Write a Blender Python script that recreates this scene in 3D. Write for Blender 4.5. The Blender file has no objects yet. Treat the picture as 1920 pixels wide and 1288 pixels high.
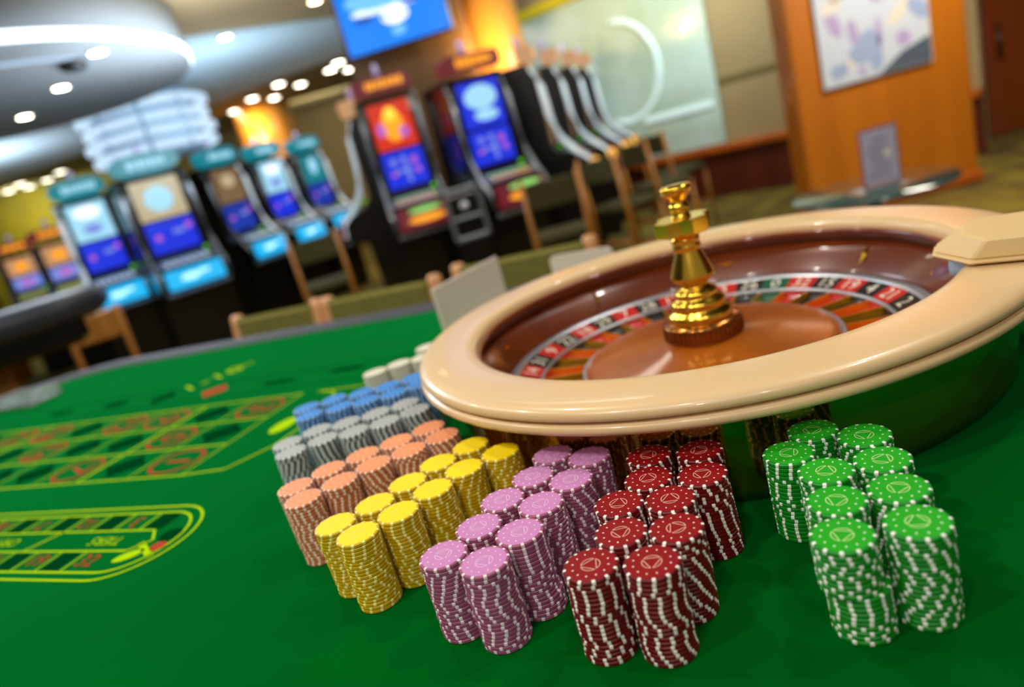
import bpy, math, random
from mathutils import Vector, Matrix
PI = math.pi
SC = bpy.context.scene
COL = SC.collection
TZ = 0.85                                   # height of the table top above the floor

# ------------------------------------------------------------------ camera
F_PX, PITCH, ROLL, CAM_H = 1311.157, 0.27083, 0.276099, 0.348751
cF = Vector((0, math.cos(PITCH), -math.sin(PITCH)))
R0 = Vector((1, 0, 0)); U0 = Vector((0, math.sin(PITCH), math.cos(PITCH)))
cR = math.cos(ROLL)*R0 - math.sin(ROLL)*U0
cU = math.sin(ROLL)*R0 + math.cos(ROLL)*U0
cd = bpy.data.cameras.new('camera'); cam = bpy.data.objects.new('camera', cd); COL.objects.link(cam)
M = Matrix((cR, cU, -cF)).transposed().to_4x4(); M.translation = Vector((0, 0, CAM_H + TZ)); cam.matrix_world = M
cd.sensor_width = 36.0; cd.lens = F_PX*36/1920; cd.clip_start = 0.02; cd.clip_end = 60
cd.dof.use_dof = True; cd.dof.focus_distance = 0.56; cd.dof.aperture_fstop = 2.8; cd.dof.aperture_blades = 0
SC.camera = cam
SC.view_settings.view_transform = 'Standard'; SC.view_settings.look = 'None'
SC.view_settings.exposure = 0.0; SC.view_settings.gamma = 1.0; SC.view_settings.use_curve_mapping = False

# ------------------------------------------------------------------ world and large lights
w = bpy.data.worlds.new('world'); SC.world = w; w.use_nodes = True
w.node_tree.nodes['Background'].inputs[0].default_value = (1.0, 0.93, 0.82, 1)
w.node_tree.nodes['Background'].inputs[1].default_value = 0.2
def area(name, loc, size, power, col, target=None, shape='DISK', sizey=None):
    d = bpy.data.lights.new(name, 'AREA'); d.shape = shape; d.size = size
    if sizey: d.size_y = sizey
    d.energy = power; d.color = col
    o = bpy.data.objects.new(name, d); COL.objects.link(o); o.location = loc
    if target is not None:
        o.rotation_euler = (Vector(target)-Vector(loc)).to_track_quat('-Z', 'Y').to_euler()
    return o
for lx, ly_, le in ((-1.2, .0, 18), (-.45, -.30, 9), (-.7, -1.5, 13), (.25, -1.3, 9), (-1.7, 1.4, 18), (-.5, 1.8, 13), (1.2, .8, 9), (-2.6, 2.6, 18)):   # downlights over the pit
    area('pit_downlight', (lx, ly_, 2.88), 0.13, le, (1.0, 0.93, 0.84), (lx*.8, ly_*.8+.15, 0))
area('ring_soffit_light', (-2.6, 4.6, 2.5), 1.4, 55, (0.80, 0.90, 1.0), (-2.2, 3.6, 0))
area('gaming_floor_light', (0.2, 4.4, 2.85), 1.2, 26, (1.0, 0.9, 0.75), (0.6, 5.4, 0))
area('back_floor_light', (-1.5, 9.6, 2.8), 2.4, 70, (1.0, 0.88, 0.68), (-1.5, 10.2, 0))
area('card_fill_light', (1.4, 1.5, 2.88), .2, 18, (1, .95, .9), (1.6, 2.7, .7))  # extra lamp added to brighten the menu card
area('lobby_light', (3.4, 3.7, 2.85), 1.0, 90, (1.0, 0.9, 0.74), (3.3, 5.6, 0.9))
area('glass_wall_light', (2.3, 6.5, 2.85), 0.8, 60, (.88, 1.0, 0.98), (2.1, 8.6, 1.3))
area('ceiling_fill_uplight', (-2.2, 7.9, 2.0), 1.0, 22, (.58, .82, 1.0), (-2.0, 8.6, 3))      # added unseen lamps pointing up to brighten the ceiling
area('ceiling_fill_uplight', (-1.4, 5.4, 2.0), 1.6, 60, (.72, .86, 1.0), (-1.9, 5.6, 3))
area('ceiling_fill_uplight', (-6.5, 10.0, 2.05), 1.6, 60, (.66, .84, 1.0), (-6.5, 10, 3))

# ------------------------------------------------------------------ helpers
def lin(c):
    if isinstance(c, str): c = [int(c[i:i+2], 16)/255 for i in (0, 2, 4)]
    return tuple((x/12.92 if x <= .04045 else ((x+.055)/1.055)**2.4) for x in c) + (1,)
MATS = {}
def mat(name, col, rough=.5, metal=0., coat=0., spec=.5, emit=None, es=1., trans=0., noise=None, bump=None, wood=None, alpha=None):
    if name in MATS: return MATS[name]
    m = bpy.data.materials.new(name); m.use_nodes = True; nt = m.node_tree; b = nt.nodes['Principled BSDF']
    b.inputs['Base Color'].default_value = lin(col); b.inputs['Roughness'].default_value = rough
    b.inputs['Metallic'].default_value = metal; b.inputs['Coat Weight'].default_value = coat
    b.inputs['Coat Roughness'].default_value = .05
    b.inputs['Specular IOR Level'].default_value = spec; b.inputs['Transmission Weight'].default_value = trans
    if emit: b.inputs['Emission Color'].default_value = lin(emit); b.inputs['Emission Strength'].default_value = es
    tc = nt.nodes.new('ShaderNodeTexCoord')
    if noise or wood:
        c2, sc = noise or wood
        n = nt.nodes.new('ShaderNodeTexNoise'); n.inputs['Scale'].default_value = sc; n.inputs['Detail'].default_value = 4
        if wood:
            mp = nt.nodes.new('ShaderNodeMapping'); mp.inputs['Scale'].default_value = (1, 1, .12)
            nt.links.new(tc.outputs['Object'], mp.inputs[0]); nt.links.new(mp.outputs[0], n.inputs[0])
        else: nt.links.new(tc.outputs['Object'], n.inputs[0])
        r = nt.nodes.new('ShaderNodeValToRGB'); r.color_ramp.elements[0].color = lin(col); r.color_ramp.elements[1].color = lin(c2)
        r.color_ramp.elements[0].position = .35; r.color_ramp.elements[1].position = .65
        nt.links.new(n.outputs[0], r.inputs[0]); nt.links.new(r.outputs[0], b.inputs['Base Color'])
    if bump:
        n = nt.nodes.new('ShaderNodeTexNoise'); n.inputs['Scale'].default_value = bump[0]; n.inputs['Detail'].default_value = 3
        bp = nt.nodes.new('ShaderNodeBump'); bp.inputs['Strength'].default_value = bump[1]; bp.inputs['Distance'].default_value = bump[2]
        nt.links.new(tc.outputs['Object'], n.inputs[0]); nt.links.new(n.outputs[0], bp.inputs['Height']); nt.links.new(bp.outputs[0], b.inputs['Normal'])
    MATS[name] = m; return m

class MB:
    "collects verts and faces (with a material index) for ONE mesh"
    def __init__(s): s.v = []; s.f = []; s.m = []; s.sm = []
    def add(s, vs, fs, mi=0, smooth=False, T=None):
        o = len(s.v)
        s.v += [tuple(T @ Vector(v)) for v in vs] if T is not None else [tuple(v) for v in vs]
        s.f += [tuple(i+o for i in f) for f in fs]
        s.m += [mi]*len(fs) if isinstance(mi, int) else list(mi); s.sm += [smooth]*len(fs); return s
    def box(s, c, d, mi=0, T=None, bev=0.):
        x, y, z = c; a, b, h = d[0]/2, d[1]/2, d[2]/2
        if bev:
            e = min(bev, a*.9, b*.9, h*.9); prof = [(-h, e), (-h+e, 0), (h-e, 0), (h, e)]; vs = []; fs = []
            for zz, i in prof:
                for px, py in ((-a+i+e, -b+i), (a-i-e, -b+i), (a-i, -b+i+e), (a-i, b-i-e), (a-i-e, b-i), (-a+i+e, b-i), (-a+i, b-i-e), (-a+i, -b+i+e)):
                    vs.append((x+px, y+py, z+zz))
            for k in range(3):
                for i in range(8): j = (i+1) % 8; fs.append((k*8+i, k*8+j, k*8+8+j, k*8+8+i))
            fs += [tuple(range(7, -1, -1)), tuple(range(24, 32))]
            return s.add(vs, fs, mi, False, T)
        vs = [(x+i*a, y+j*b, z+k*h) for k in (-1, 1) for j in (-1, 1) for i in (-1, 1)]
        return s.add(vs, [(0, 2, 3, 1), (4, 5, 7, 6), (0, 1, 5, 4), (2, 6, 7, 3), (0, 4, 6, 2), (1, 3, 7, 5)], mi, False, T)
    def lathe(s, prof, n=48, mi=0, c=(0, 0, 0), cap0=False, cap1=False, smooth=True, T=None, a0=0., a1=2*PI):
        full = abs(a1-a0-2*PI) < 1e-6; k = n if full else n+1; vs = []; fs = []; ms = []
        for r, z in prof:
            for i in range(k):
                t = a0+(a1-a0)*i/n; vs.append((c[0]+r*math.cos(t), c[1]+r*math.sin(t), c[2]+z))
        for j in range(len(prof)-1):
            for i in range(n):
                i2 = (i+1) % k; fs.append((j*k+i, j*k+i2, (j+1)*k+i2, (j+1)*k+i)); ms.append(mi if isinstance(mi, int) else mi[j])
        if cap0: fs.append(tuple(range(k-1, -1, -1))); ms.append(ms[0])
        if cap1: fs.append(tuple(range((len(prof)-1)*k, len(prof)*k))); ms.append(ms[-1] if cap0 is False else ms[-2])
        return s.add(vs, fs, ms, smooth, T)
    def prism(s, poly, z0, z1, mi=0, T=None, top=None):
        n = len(poly); tp = top or poly
        vs = [(x, y, z0) for x, y in poly]+[(x, y, z1) for x, y in tp]
        fs = [(i, (i+1) % n, n+(i+1) % n, n+i) for i in range(n)]+[tuple(range(n-1, -1, -1)), tuple(range(n, 2*n))]
        return s.add(vs, fs, mi, False, T)
    def tube(s, pts, r, n=10, mi=0, closed=False, T=None):
        P = [Vector(p) for p in pts]; vs = []; fs = []; N = len(P); rr = r if isinstance(r, (list, tuple)) else [r]*N
        for i, p in enumerate(P):
            d = (P[(i+1) % N]-P[i-1]) if closed else (P[min(i+1, N-1)]-P[max(i-1, 0)])
            d.normalize(); up = Vector((0, 0, 1)) if abs(d.z) < .95 else Vector((0, 1, 0))
            a = d.cross(up).normalized(); b = a.cross(d)
            for k in range(n): t = 2*PI*k/n; vs.append(p+rr[i]*(math.cos(t)*a+math.sin(t)*b))
        for i in range(N if closed else N-1):
            j = (i+1) % N
            for k in range(n): k2 = (k+1) % n; fs.append((i*n+k, i*n+k2, j*n+k2, j*n+k))
        if not closed: fs += [tuple(range(n-1, -1, -1)), tuple(range((N-1)*n, N*n))]
        return s.add(vs, fs, mi, True, T)
    def build(s, name, mats, parent=None, loc=None, rotz=0., smooth=None, autos=None):
        me = bpy.data.meshes.new(name); me.from_pydata(s.v, [], s.f)
        for m in (mats if isinstance(mats, (list, tuple)) else [mats]): me.materials.append(m)
        me.polygons.foreach_set('material_index', s.m)
        me.polygons.foreach_set('use_smooth', s.sm if smooth is None else [smooth]*len(s.f))
        me.update()
        if autos: me.set_sharp_from_angle(angle=autos)
        o = bpy.data.objects.new(name, me); COL.objects.link(o)
        if loc is not None: o.location = loc
        o.rotation_euler.z = rotz
        if parent: o.parent = parent
        return o
def tag(o, label, cat, group=None, kind=None):
    o['label'] = label; o['category'] = cat
    if group: o['group'] = group
    if kind: o['kind'] = kind
    return o
def empty(name, loc, rz=0.):
    o = bpy.data.objects.new(name, None); COL.objects.link(o); o.location = loc; o.rotation_euler.z = rz; o.empty_display_size = .1; return o
def struct(o): o['kind'] = 'structure'; return o
def thing(name, label, cat, loc, rz=0., group=None): return tag(empty(name, loc, rz), label, cat, group)
def text_mesh(txt, size):
    cu = bpy.data.curves.new('t', 'FONT'); cu.body = txt; cu.size = size; cu.align_x = 'CENTER'; cu.align_y = 'CENTER'; cu.resolution_u = 2
    o = bpy.data.objects.new('t', cu); COL.objects.link(o); dg = bpy.context.evaluated_depsgraph_get()
    me = bpy.data.meshes.new_from_object(o.evaluated_get(dg)); r = ([tuple(v.co) for v in me.vertices], [tuple(p.vertices) for p in me.polygons])
    bpy.data.objects.remove(o); bpy.data.curves.remove(cu); bpy.data.meshes.remove(me); return r
b_ = None
TXT = {}
def text(t, size):
    if (t, size) not in TXT: TXT[(t, size)] = text_mesh(t, size)
    return TXT[(t, size)]

# ------------------------------------------------------------------ materials
m_cream = mat('cream_lacquer', 'E6C696', .32, coat=.25, noise=('E2C08C', 3))
m_brass = mat('polished_brass', 'FFCF4A', .19, 1.)
m_housing = mat('brass_lacquer_housing', 'CCA24A', .07, .96, bump=(4, .05, .02))
m_wood = mat('bowl_wood', '602606', .3, coat=.5, wood=('7A3408', 9))
m_wood_l = mat('track_wood', '964604', .3, coat=.5, wood=('A85A0C', 9))
m_silver = mat('brushed_silver', 'C4CAD0', .32, .8)
m_gold = mat('gold_fret', 'F0AE28', .35, .8)
m_red = mat('pocket_red', 'C22018', .4, coat=.3); m_blk = mat('pocket_black', '14120F', .4, coat=.3); m_grn = mat('pocket_green', '0C5A3C', .4, coat=.3)
m_ivory = mat('ivory_print', 'E8E2CC', .5)
m_felt = mat('green_felt', '005410', .95, spec=.0, bump=(900, .25, .001), noise=('004E0E', 4))
m_rail = mat('padded_rail_leather', '3A3C48', .65, bump=(300, .2, .001))
m_apron = mat('dark_apron', '15100D', .5)
fb = m_felt.node_tree.nodes['Principled BSDF']; fb.inputs['Sheen Weight'].default_value = .7; fb.inputs['Sheen Roughness'].default_value = .45; fb.inputs['Sheen Tint'].default_value = lin('20CC70')
m_line = mat('yellow_green_print', 'A4D014', .9, spec=0); m_pred = mat('red_print', 'AC4430', .9, spec=0); m_pblk = mat('black_print', '003A18', .9, spec=0)
m_white = mat('white_card', 'F0E0D2', .45)
m_oak = mat('warm_oak', 'B0762E', .4, wood=('9A6220', 14), coat=.2)
m_oakp = mat('pale_oak', 'E0A875', .4, wood=('CF9560', 14), coat=.2)
m_olive = mat('olive_fabric', '7C7A34', .9, noise=('74722F', 30))
m_olive_dim = mat('dimmed_olive_fabric', '3E3C12', .9, noise=('36340F', 30))  # olive made darker to paint in the dim light on the stools
m_blackc = mat('black_cabinet', '040405', .28, coat=.3, spec=.4)
m_frame = mat('grey_metal_trim', '808890', .35, .7)
m_chrome = mat('bright_strip', 'D8E0E6', .25, .4)

# ------------------------------------------------------------------ casino chips
CHIP_R = .0195; STACK_H = .067869; CH = STACK_H/20
CCOL = {'G': ('green', '22A81C', 'F4F8EC'), 'M': ('dark red', '8C0C12', 'F8F3EA'), 'P': ('pink', 'C886BC', 'F2E0E8'), 'Y': ('yellow', 'F8DC00', 'F8EE8C'),
        'O': ('peach orange', 'EC9460', 'F8E0CC'), 'S': ('grey', 'A2A6A2', 'E4F2F4'), 'B': ('blue', '2A80D2', 'B4DEFA'), 'W': ('ivory white', 'D8D6BC', 'F0EFDC')}
def chip_mb(T=None, mb=None, base=0, light=False, every=4):
    "a chip: 48 sectors, every fourth sector of the rim is an inset edge spot"
    mb = mb or MB(); n = 48; R = CHIP_R; face = base+(3 if not light else 0)
    prof = [(R-.0007, 0), (R, .0006), (R, CH-.0008), (R-.0006, CH-.0002), (R-.0022, CH-.00005)] if not light else [(R-.0008, 0), (R, .0007), (R, CH-.0008), (R-.0014, CH-.00005)]
    vs = []; fs = []; ms = []
    for r, z in prof:
        for i in range(n): t = 2*PI*i/n; vs.append((r*math.cos(t), r*math.sin(t), z))
    for j in range(len(prof)-1):
        for i in range(n):
            k = (i+1) % n; fs.append((j*n+i, j*n+k, (j+1)*n+k, (j+1)*n+i)); ms.append(base+(1 if i % every == 0 else 0))
    fs.append(tuple(range(n-1, -1, -1))); ms.append(base)
    fs.append(tuple(range((len(prof)-1)*n, len(prof)*n))); ms.append(face)
    mb.add(vs, fs, ms, False, T); return mb
def emblem(mb):
    "ring of twelve dots and the three chord segments of the centre emblem, printed on the face"
    z = CH+.00002
    for i in range(12):
        t = 2*PI*(i+.5)/12; c, s = math.cos(t), math.sin(t); r0 = .0128; a, b = .00065, .00048
        mb.add([(r0*c+q*a*c*1-e*b*s, r0*s+q*a*s+e*b*c, z) for q, e in ((-1, -1), (1, -1), (1, 1), (-1, 1))], [(0, 1, 2, 3)], 1)
    def strip(P, wd, closed=False):
        N = len(P); vs = []; fs = []
        for i, p in enumerate(P):
            d = Vector(P[min(i+1, N-1)])-Vector(P[max(i-1, 0)]); d.normalize(); nn = Vector((-d.y, d.x))
            for q in (-1, 1): vs.append((p[0]+q*nn.x*wd/2, p[1]+q*nn.y*wd/2, z))
        for i in range(N-1): fs.append((2*i, 2*i+1, 2*i+3, 2*i+2))
        mb.add(vs, fs, 2)
    for k in range(3):
        a0 = 2*PI*k/3+.10; a1 = 2*PI*(k+1)/3-.10; r = .0067
        strip([(r*math.cos(a0+(a1-a0)*i/12), r*math.sin(a0+(a1-a0)*i/12)) for i in range(13)], .00055)
        strip([(r*math.cos(a0), r*math.sin(a0)), (r*math.cos(a1), r*math.sin(a1))], .00055)
CHIPM = {}
for k, (nm, c, sp) in CCOL.items():
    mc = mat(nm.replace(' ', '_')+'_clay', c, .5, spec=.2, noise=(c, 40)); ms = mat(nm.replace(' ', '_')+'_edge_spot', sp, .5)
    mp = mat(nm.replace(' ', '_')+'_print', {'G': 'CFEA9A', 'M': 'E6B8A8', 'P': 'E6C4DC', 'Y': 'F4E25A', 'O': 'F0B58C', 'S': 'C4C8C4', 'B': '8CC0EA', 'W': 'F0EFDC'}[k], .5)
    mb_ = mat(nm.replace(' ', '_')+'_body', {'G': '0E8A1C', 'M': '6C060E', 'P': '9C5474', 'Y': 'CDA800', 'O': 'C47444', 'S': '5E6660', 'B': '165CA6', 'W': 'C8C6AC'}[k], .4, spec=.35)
    CHIPM[k] = (mb_, ms, mp, mc)
STACKS = {'G1':(0.1652,0.3736), 'G2':(0.2091,0.3663), 'G3':(0.1812,0.4101), 'G4':(0.2211,0.4046), 'G5':(0.1936,0.4479), 'G6':(0.2330,0.4426), 'G7':(0.1837,0.4864), 'G8':(0.2418,0.4813), 'G9':(0.2151,0.5107),
 'M1':(0.0103,0.4156), 'M2':(0.0494,0.4000), 'M3':(0.0381,0.4440), 'M4':(0.0754,0.4303), 'M5':(0.0454,0.4831), 'M6':(0.0827,0.4693), 'M7':(0.0760,0.5085), 'M8':(0.1156,0.4917), 'M9':(0.0867,0.5467), 'M10':(0.1263,0.5299),
 'P1':(-0.0953,0.4809), 'P2':(-0.0635,0.4558), 'P3':(-0.0664,0.5083), 'P4':(-0.0342,0.4827), 'P5':(-0.0444,0.5414), 'P6':(-0.0133,0.5165), 'P7':(-0.0145,0.5677), 'P8':(0.0165,0.5428), 'P9':(0.0078,0.6006), 'P10':(0.0387,0.5757),
 'Y1':(-0.2000,0.5839), 'Y2':(-0.1744,0.5534), 'Y3':(-0.1652,0.6032), 'Y4':(-0.1396,0.5727), 'Y5':(-0.1350,0.6291), 'Y6':(-0.1085,0.5994), 'Y7':(-0.1050,0.6553), 'Y8':(-0.0780,0.6252), 'Y9':(-0.0707,0.6755), 'Y10':(-0.0406,0.6389),
 'O1':(-0.2646,0.6973), 'O2':(-0.2481,0.6612), 'O3':(-0.2318,0.7199), 'O4':(-0.2125,0.6790), 'O5':(-0.1951,0.7351), 'O6':(-0.1781,0.6991), 'O7':(-0.1569,0.7460), 'O8':(-0.1399,0.7100), 'O9':(-0.1197,0.7601), 'O10':(-0.1027,0.7242),
 'S1':(-0.2968,0.8104), 'S2':(-0.3102,0.8479), 'S3':(-0.2589,0.8246), 'S4':(-0.2748,0.8660), 'S5':(-0.2187,0.8211), 'S6':(-0.2352,0.8624), 'S7':(-0.1790,0.8239), 'S8':(-0.1956,0.8665), 'S9':(-0.1407,0.8347), 'S10':(-0.1562,0.8718),
 'B1':(-0.3011,0.9407), 'B2':(-0.3147,0.9819), 'B3':(-0.2574,0.9405), 'B4':(-0.2742,0.9861), 'B5':(-0.2181,0.9347), 'B6':(-0.2308,0.9793), 'B7':(-0.1783,0.9329), 'B8':(-0.1913,0.9749), 'B9':(-0.1397,0.9421), 'B10':(-0.1518,0.9800),
 'W1':(-0.2214,1.0711), 'W2':(-0.1831,1.0817), 'W3':(-0.1434,1.0799), 'W4':(-0.1390,1.1380)}
ORD = ['top', 'second', 'third', 'fourth', 'fifth', 'sixth', 'seventh', 'eighth', 'ninth', 'tenth', 'eleventh', 'twelfth', 'thirteenth', 'fourteenth', 'fifteenth', 'sixteenth', 'seventeenth', 'eighteenth', 'nineteenth', 'bottom']
ROWN = ['front', 'second', 'third', 'fourth', 'rearmost']
def stack_words(k):
    c, i = k[0], int(k[1:])-1; col = CCOL[c][0]
    if c == 'W': return col+' stack '+['furthest left', 'second from the left', 'nearest the cream wheel rim', 'furthest from the camera'][i]
    side = {'G': ('left', 'right'), 'M': ('left', 'right'), 'P': ('left', 'right'), 'Y': ('left', 'right'), 'O': ('left', 'right'), 'S': ('right', 'left'), 'B': ('right', 'left')}[c][i % 2]
    return ROWN[i//2]+' '+side+' '+col+' stack'
rnd = random.Random(7)
PROTO = {}
for k in CCOL:
    ev = 3 if k in 'SBOW' else 4; a = MB(); chip_mb(mb=a, every=ev); emblem(a); b = chip_mb(every=ev)
    PROTO[k] = (a, b, {})
BODY = {'G1': 19, 'G2': 19, 'M1': 19, 'M2': 19, 'P1': 19, 'P2': 19, 'Y2': 19, 'Y1': 19, 'P4': 19, 'M4': 19, 'O2': 19, 'Y4': 18}
def chip_obj(k, top):
    a, b, d = PROTO[k]; key = 'top' if top else 'body'
    if key not in d:
        o = (a if top else b).build('casino_chip', list(CHIPM[k])); d[key] = o; return o
    o = d[key].copy(); COL.objects.link(o); return o
rest = MB(); MATLIST = []
for k in CCOL: MATLIST += list(CHIPM[k][:2])
for key, (sx, sy) in STACKS.items():
    c = key[0]; lx = ly = 0.; th = rnd.uniform(0, 6.28); drift = rnd.uniform(-.09, .09)
    dirx, diry = rnd.uniform(-1, 1)*.00012, rnd.uniform(-1, 1)*.00012
    for j in range(20):                       # j = 0 is the top chip
        if j:
            if rnd.random() < .34: th += rnd.uniform(.08, .42)*rnd.choice((-1, 1))
            elif rnd.random() < .1: drift = rnd.uniform(-.1, .1)
            th += drift+rnd.uniform(-.035, .035)
        ox, oy = lx+dirx*j+rnd.uniform(-.00022, .00022), ly+diry*j+rnd.uniform(-.00022, .00022)
        if key == 'G1' and j >= 10: ox += .0034; oy -= .0008
        if key == 'P4' and j >= 15: ox += .0022; oy -= .0003
        if key == 'M1' and j >= 14: ox += .0012
        if j == 0: ox = oy = 0.
        z = TZ+(19-j)*CH+.0004
        if j == 0 or j <= BODY.get(key, 0):
            o = chip_obj(c, j == 0); o.location = (sx+ox, sy+oy, z); o.rotation_euler.z = th
            pos = {0: 'topmost', 19: 'bottom one'}.get(j, ORD[j]+' from the top')
            tag(o, '%s chip, %s of the %s' % (CCOL[c][0], pos, stack_words(key)), 'casino chip',
                '%s chips in stacks beside the wheel' % CCOL[c][0])
        else:
            chip_mb(Matrix.Translation((sx+ox, sy+oy, z)) @ Matrix.Rotation(th, 4, 'Z'), rest, 2*list(CCOL).index(c), True, 3 if c in 'SBOW' else 4)
o = rest.build('casino_chips', MATLIST)
tag(o, 'lower chips of the stacks further back, all colours, with pale edge spots', 'casino chips', kind='stuff')

# ------------------------------------------------------------------ roulette wheel
WC = (0.2447, 0.8630)
WH = thing('roulette_wheel', 'large roulette wheel with cream rim, brown wood bowl and gold turret', 'roulette wheel', (WC[0], WC[1], TZ))
MB().lathe([(.318, 0.0006), (.331, .0015), (.332, .012), (.332, .07), (.333, .097)], 160).build('housing', m_housing, WH)
MB().lathe([(.333, .0955), (.3610, .0930), (.3660, .0945), (.3680, .0975), (.3680, .1010), (.3660, .1035), (.3605, .1043), (.3590, .1053), (.3610, .1063), (.3655, .1078), (.3668, .1105), (.3656, .1145), (.3625, .1175),
            (.358, .1190), (.350, .1197), (.308, .1198), (.2985, .1190), (.2925, .1160), (.2905, .1110), (.2905, .104)], 160).build('rim', m_cream, WH)
MB().lathe([(.3315, .095), (.2905, .107), (.288, .1065), (.2872, .100), (.289, .0975), (.3005, .0955), (.3045, .0905), (.3035, .085)], 160, mi=[1, 1, 0, 0, 1, 1, 0]).build('ball_track', [m_wood, m_wood_l], WH)  # lighter wood bands paint in the highlights along the track
MB().lathe([(.304, .0865), (.299, .0835), (.285, .070), (.272, .050), (.269, .046), (.269, .041)], 160).build('bowl', m_wood, WH)
# diamond deflectors
def deflector(ang, vert):
    r, z = .284, .0705
    T = Matrix.Rotation(ang, 4, 'Z') @ Matrix.Translation((r, 0, z)) @ Matrix.Rotation(math.radians(-45), 4, 'Y')
    L, W = (.017, .0045) if vert else (.0045, .017)
    MB().add([(L, 0, 0), (0, W, 0), (-L, 0, 0), (0, -W, 0), (0, 0, .0045)], [(0, 1, 4), (1, 2, 4), (2, 3, 4), (3, 0, 4)], 0, False, T).build('ball_deflector', m_brass, WH)
for i in range(8): deflector(math.radians(18+45*i), i % 2 == 0)
A0 = math.radians(44.6)                              # the green zero
ORDER = [0,32,15,19,4,21,2,25,17,34,6,27,13,36,11,30,8,23,10,5,24,16,33,1,20,14,31,9,22,18,29,7,28,12,35,3,26]
REDS = {1,3,5,7,9,12,14,16,18,19,21,23,25,27,30,32,34,36}
MB().lathe([(.2675, .041), (.2675, .0465), (.2655, .048), (.255, .0475), (.2535, .0445)], 160).build('outer_ring', m_silver, WH)
nb = MB(); pk = MB(); fr = MB(); dA = 2*PI/37; tx = MB()
nr_ = empty('number_ring', (0, 0, 0)); nr_.parent = WH
for i, n in enumerate(ORDER):
    a = A0-i*dA; mi = 2 if n == 0 else (0 if n in REDS else 1)
    nb.lathe([(.254, .0445), (.2255, .0345)], 6, mi, smooth=True, a0=a-dA/2, a1=a+dA/2)
    pk.lathe([(.2215, .032), (.2205, .0235), (.170, .0225), (.1655, .029)], 6, mi, smooth=True, a0=a-dA/2, a1=a+dA/2)
    vs, fs = text(str(n), .0285)
    T = Matrix.Rotation(a-PI/2, 4, 'Z') @ Matrix.Translation((0, .2398, .0399)) @ Matrix.Rotation(math.atan2(.010, .0285), 4, 'X') @ Matrix.Scale(.98 if n > 9 else 1.1, 4, (1, 0, 0))
    MB().add(vs, fs, 0, False, T).build('numeral', m_ivory, nr_)
    T = Matrix.Rotation(a+dA/2, 4, 'Z')
    fr.add([(.166, -.0012, .022), (.2215, -.0014, .022), (.2215, .0014, .022), (.166, .0012, .022), (.167, -.0011, .0315), (.2215, -.0013, .0325), (.2215, .0013, .0325), (.167, .0011, .0315)],
           [(0, 1, 5, 4), (1, 2, 6, 5), (2, 3, 7, 6), (3, 0, 4, 7), (4, 5, 6, 7)], 0, False, T)
nb.build('colour_band', [m_red, m_blk, m_grn], nr_)
pr = pk.build('pocket_ring', [m_red, m_blk, m_grn], WH)
fr.build('pocket_dividers', m_gold, pr)
MB().lathe([(.2262, .0345), (.2255, .0362), (.2225, .0362), (.2215, .0345), (.2215, .031)], 160).build('middle_ring', m_silver, WH)
MB().lathe([(.167, .0285), (.1665, .0325), (.1635, .033), (.162, .0325)], 120).build('inner_ring', m_silver, WH)
cone = MB().lathe([(.162, .0322), (.160, .0350), (.156, .0385), (.150, .0395), (.120, .0425), (.080, .0470), (.050, .0510), (.038, .053)], 120, smooth=True).build('rotor_cone', m_wood_l, WH)
jn = MB()
for i in range(8):
    T = Matrix.Rotation(PI/4*i+.25, 4, 'Z'); w_ = .0011
    jn.add([(.05, -w_, .0508), (.08, -w_, .0463), (.12, -w_, .0408), (.15, -w_, .0363), (.15, w_, .0363), (.12, w_, .0408), (.08, w_, .0463), (.05, w_, .0508)], [(0, 1, 6, 7), (1, 2, 5, 6), (2, 3, 4, 5)], 0, False, T)
jn.build('wood_joints', mat('joint_line', '2A0F05', .5), cone)
# turret
TR = MB()
TR.lathe([(.0405, .074), (.0415, .080), (.040, .086), (.034, .089), (.0335, .092), (.035, .096), (.033, .101), (.027, .1035), (.0262, .106), (.0275, .109), (.0255, .113), (.018, .117), (.0165, .121),
          (.0235, .126), (.0285, .1305), (.0275, .134), (.0165, .163), (.0155, .166), (.0175, .168), (.0175, .172), (.0155, .174), (.0175, .176), (.0175, .181), (.013, .184), (.013, .188)], 64)
tur = TR.build('turret', m_brass, WH)
MB().lathe([(.0, .0505), (.0485, .0505), (.050, .053), (.050, .071), (.0485, .0735), (.0385, .0755), (0, .0755)], 64).build('turret_base', mat('copper_base', 'A5682A', .2, .85), WH)
rb = MB()
for i in range(48):
    T = Matrix.Rotation(2*PI*i/48, 4, 'Z'); rb.box((.0503, 0, .062), (.0012, .0022, .0165), 0, T)
rb.build('base_fluting', mat('copper_flute', '8C5420', .25, .85), tur)
hd = MB(); a, b = .034, .0125; P = []
for q in range(4):
    t = q*PI/2
    for x, y in ((a, -b), (a, b), (b*1.5, b*1.5)):
        P.append((x*math.cos(t)-y*math.sin(t), x*math.sin(t)+y*math.cos(t)))
hd.prism(P, .187, .2065, T=Matrix.Rotation(math.radians(22), 4, 'Z'))
ho = hd.build('cross_handle', m_brass, WH)
bv = ho.modifiers.new('b', 'BEVEL'); bv.width = .0012; bv.segments = 2
MB().lathe([(.0125, .206), (.0125, .209), (.0095, .211), (.0115, .216), (.0125, .2195), (.0115, .223), (.0085, .226), (.0105, .229), (.017, .236), (.0195, .241), (.0195, .2445), (.0175, .2465), (.006, .2475), (0, .2475)], 48).build('finial', m_brass, WH)
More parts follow.
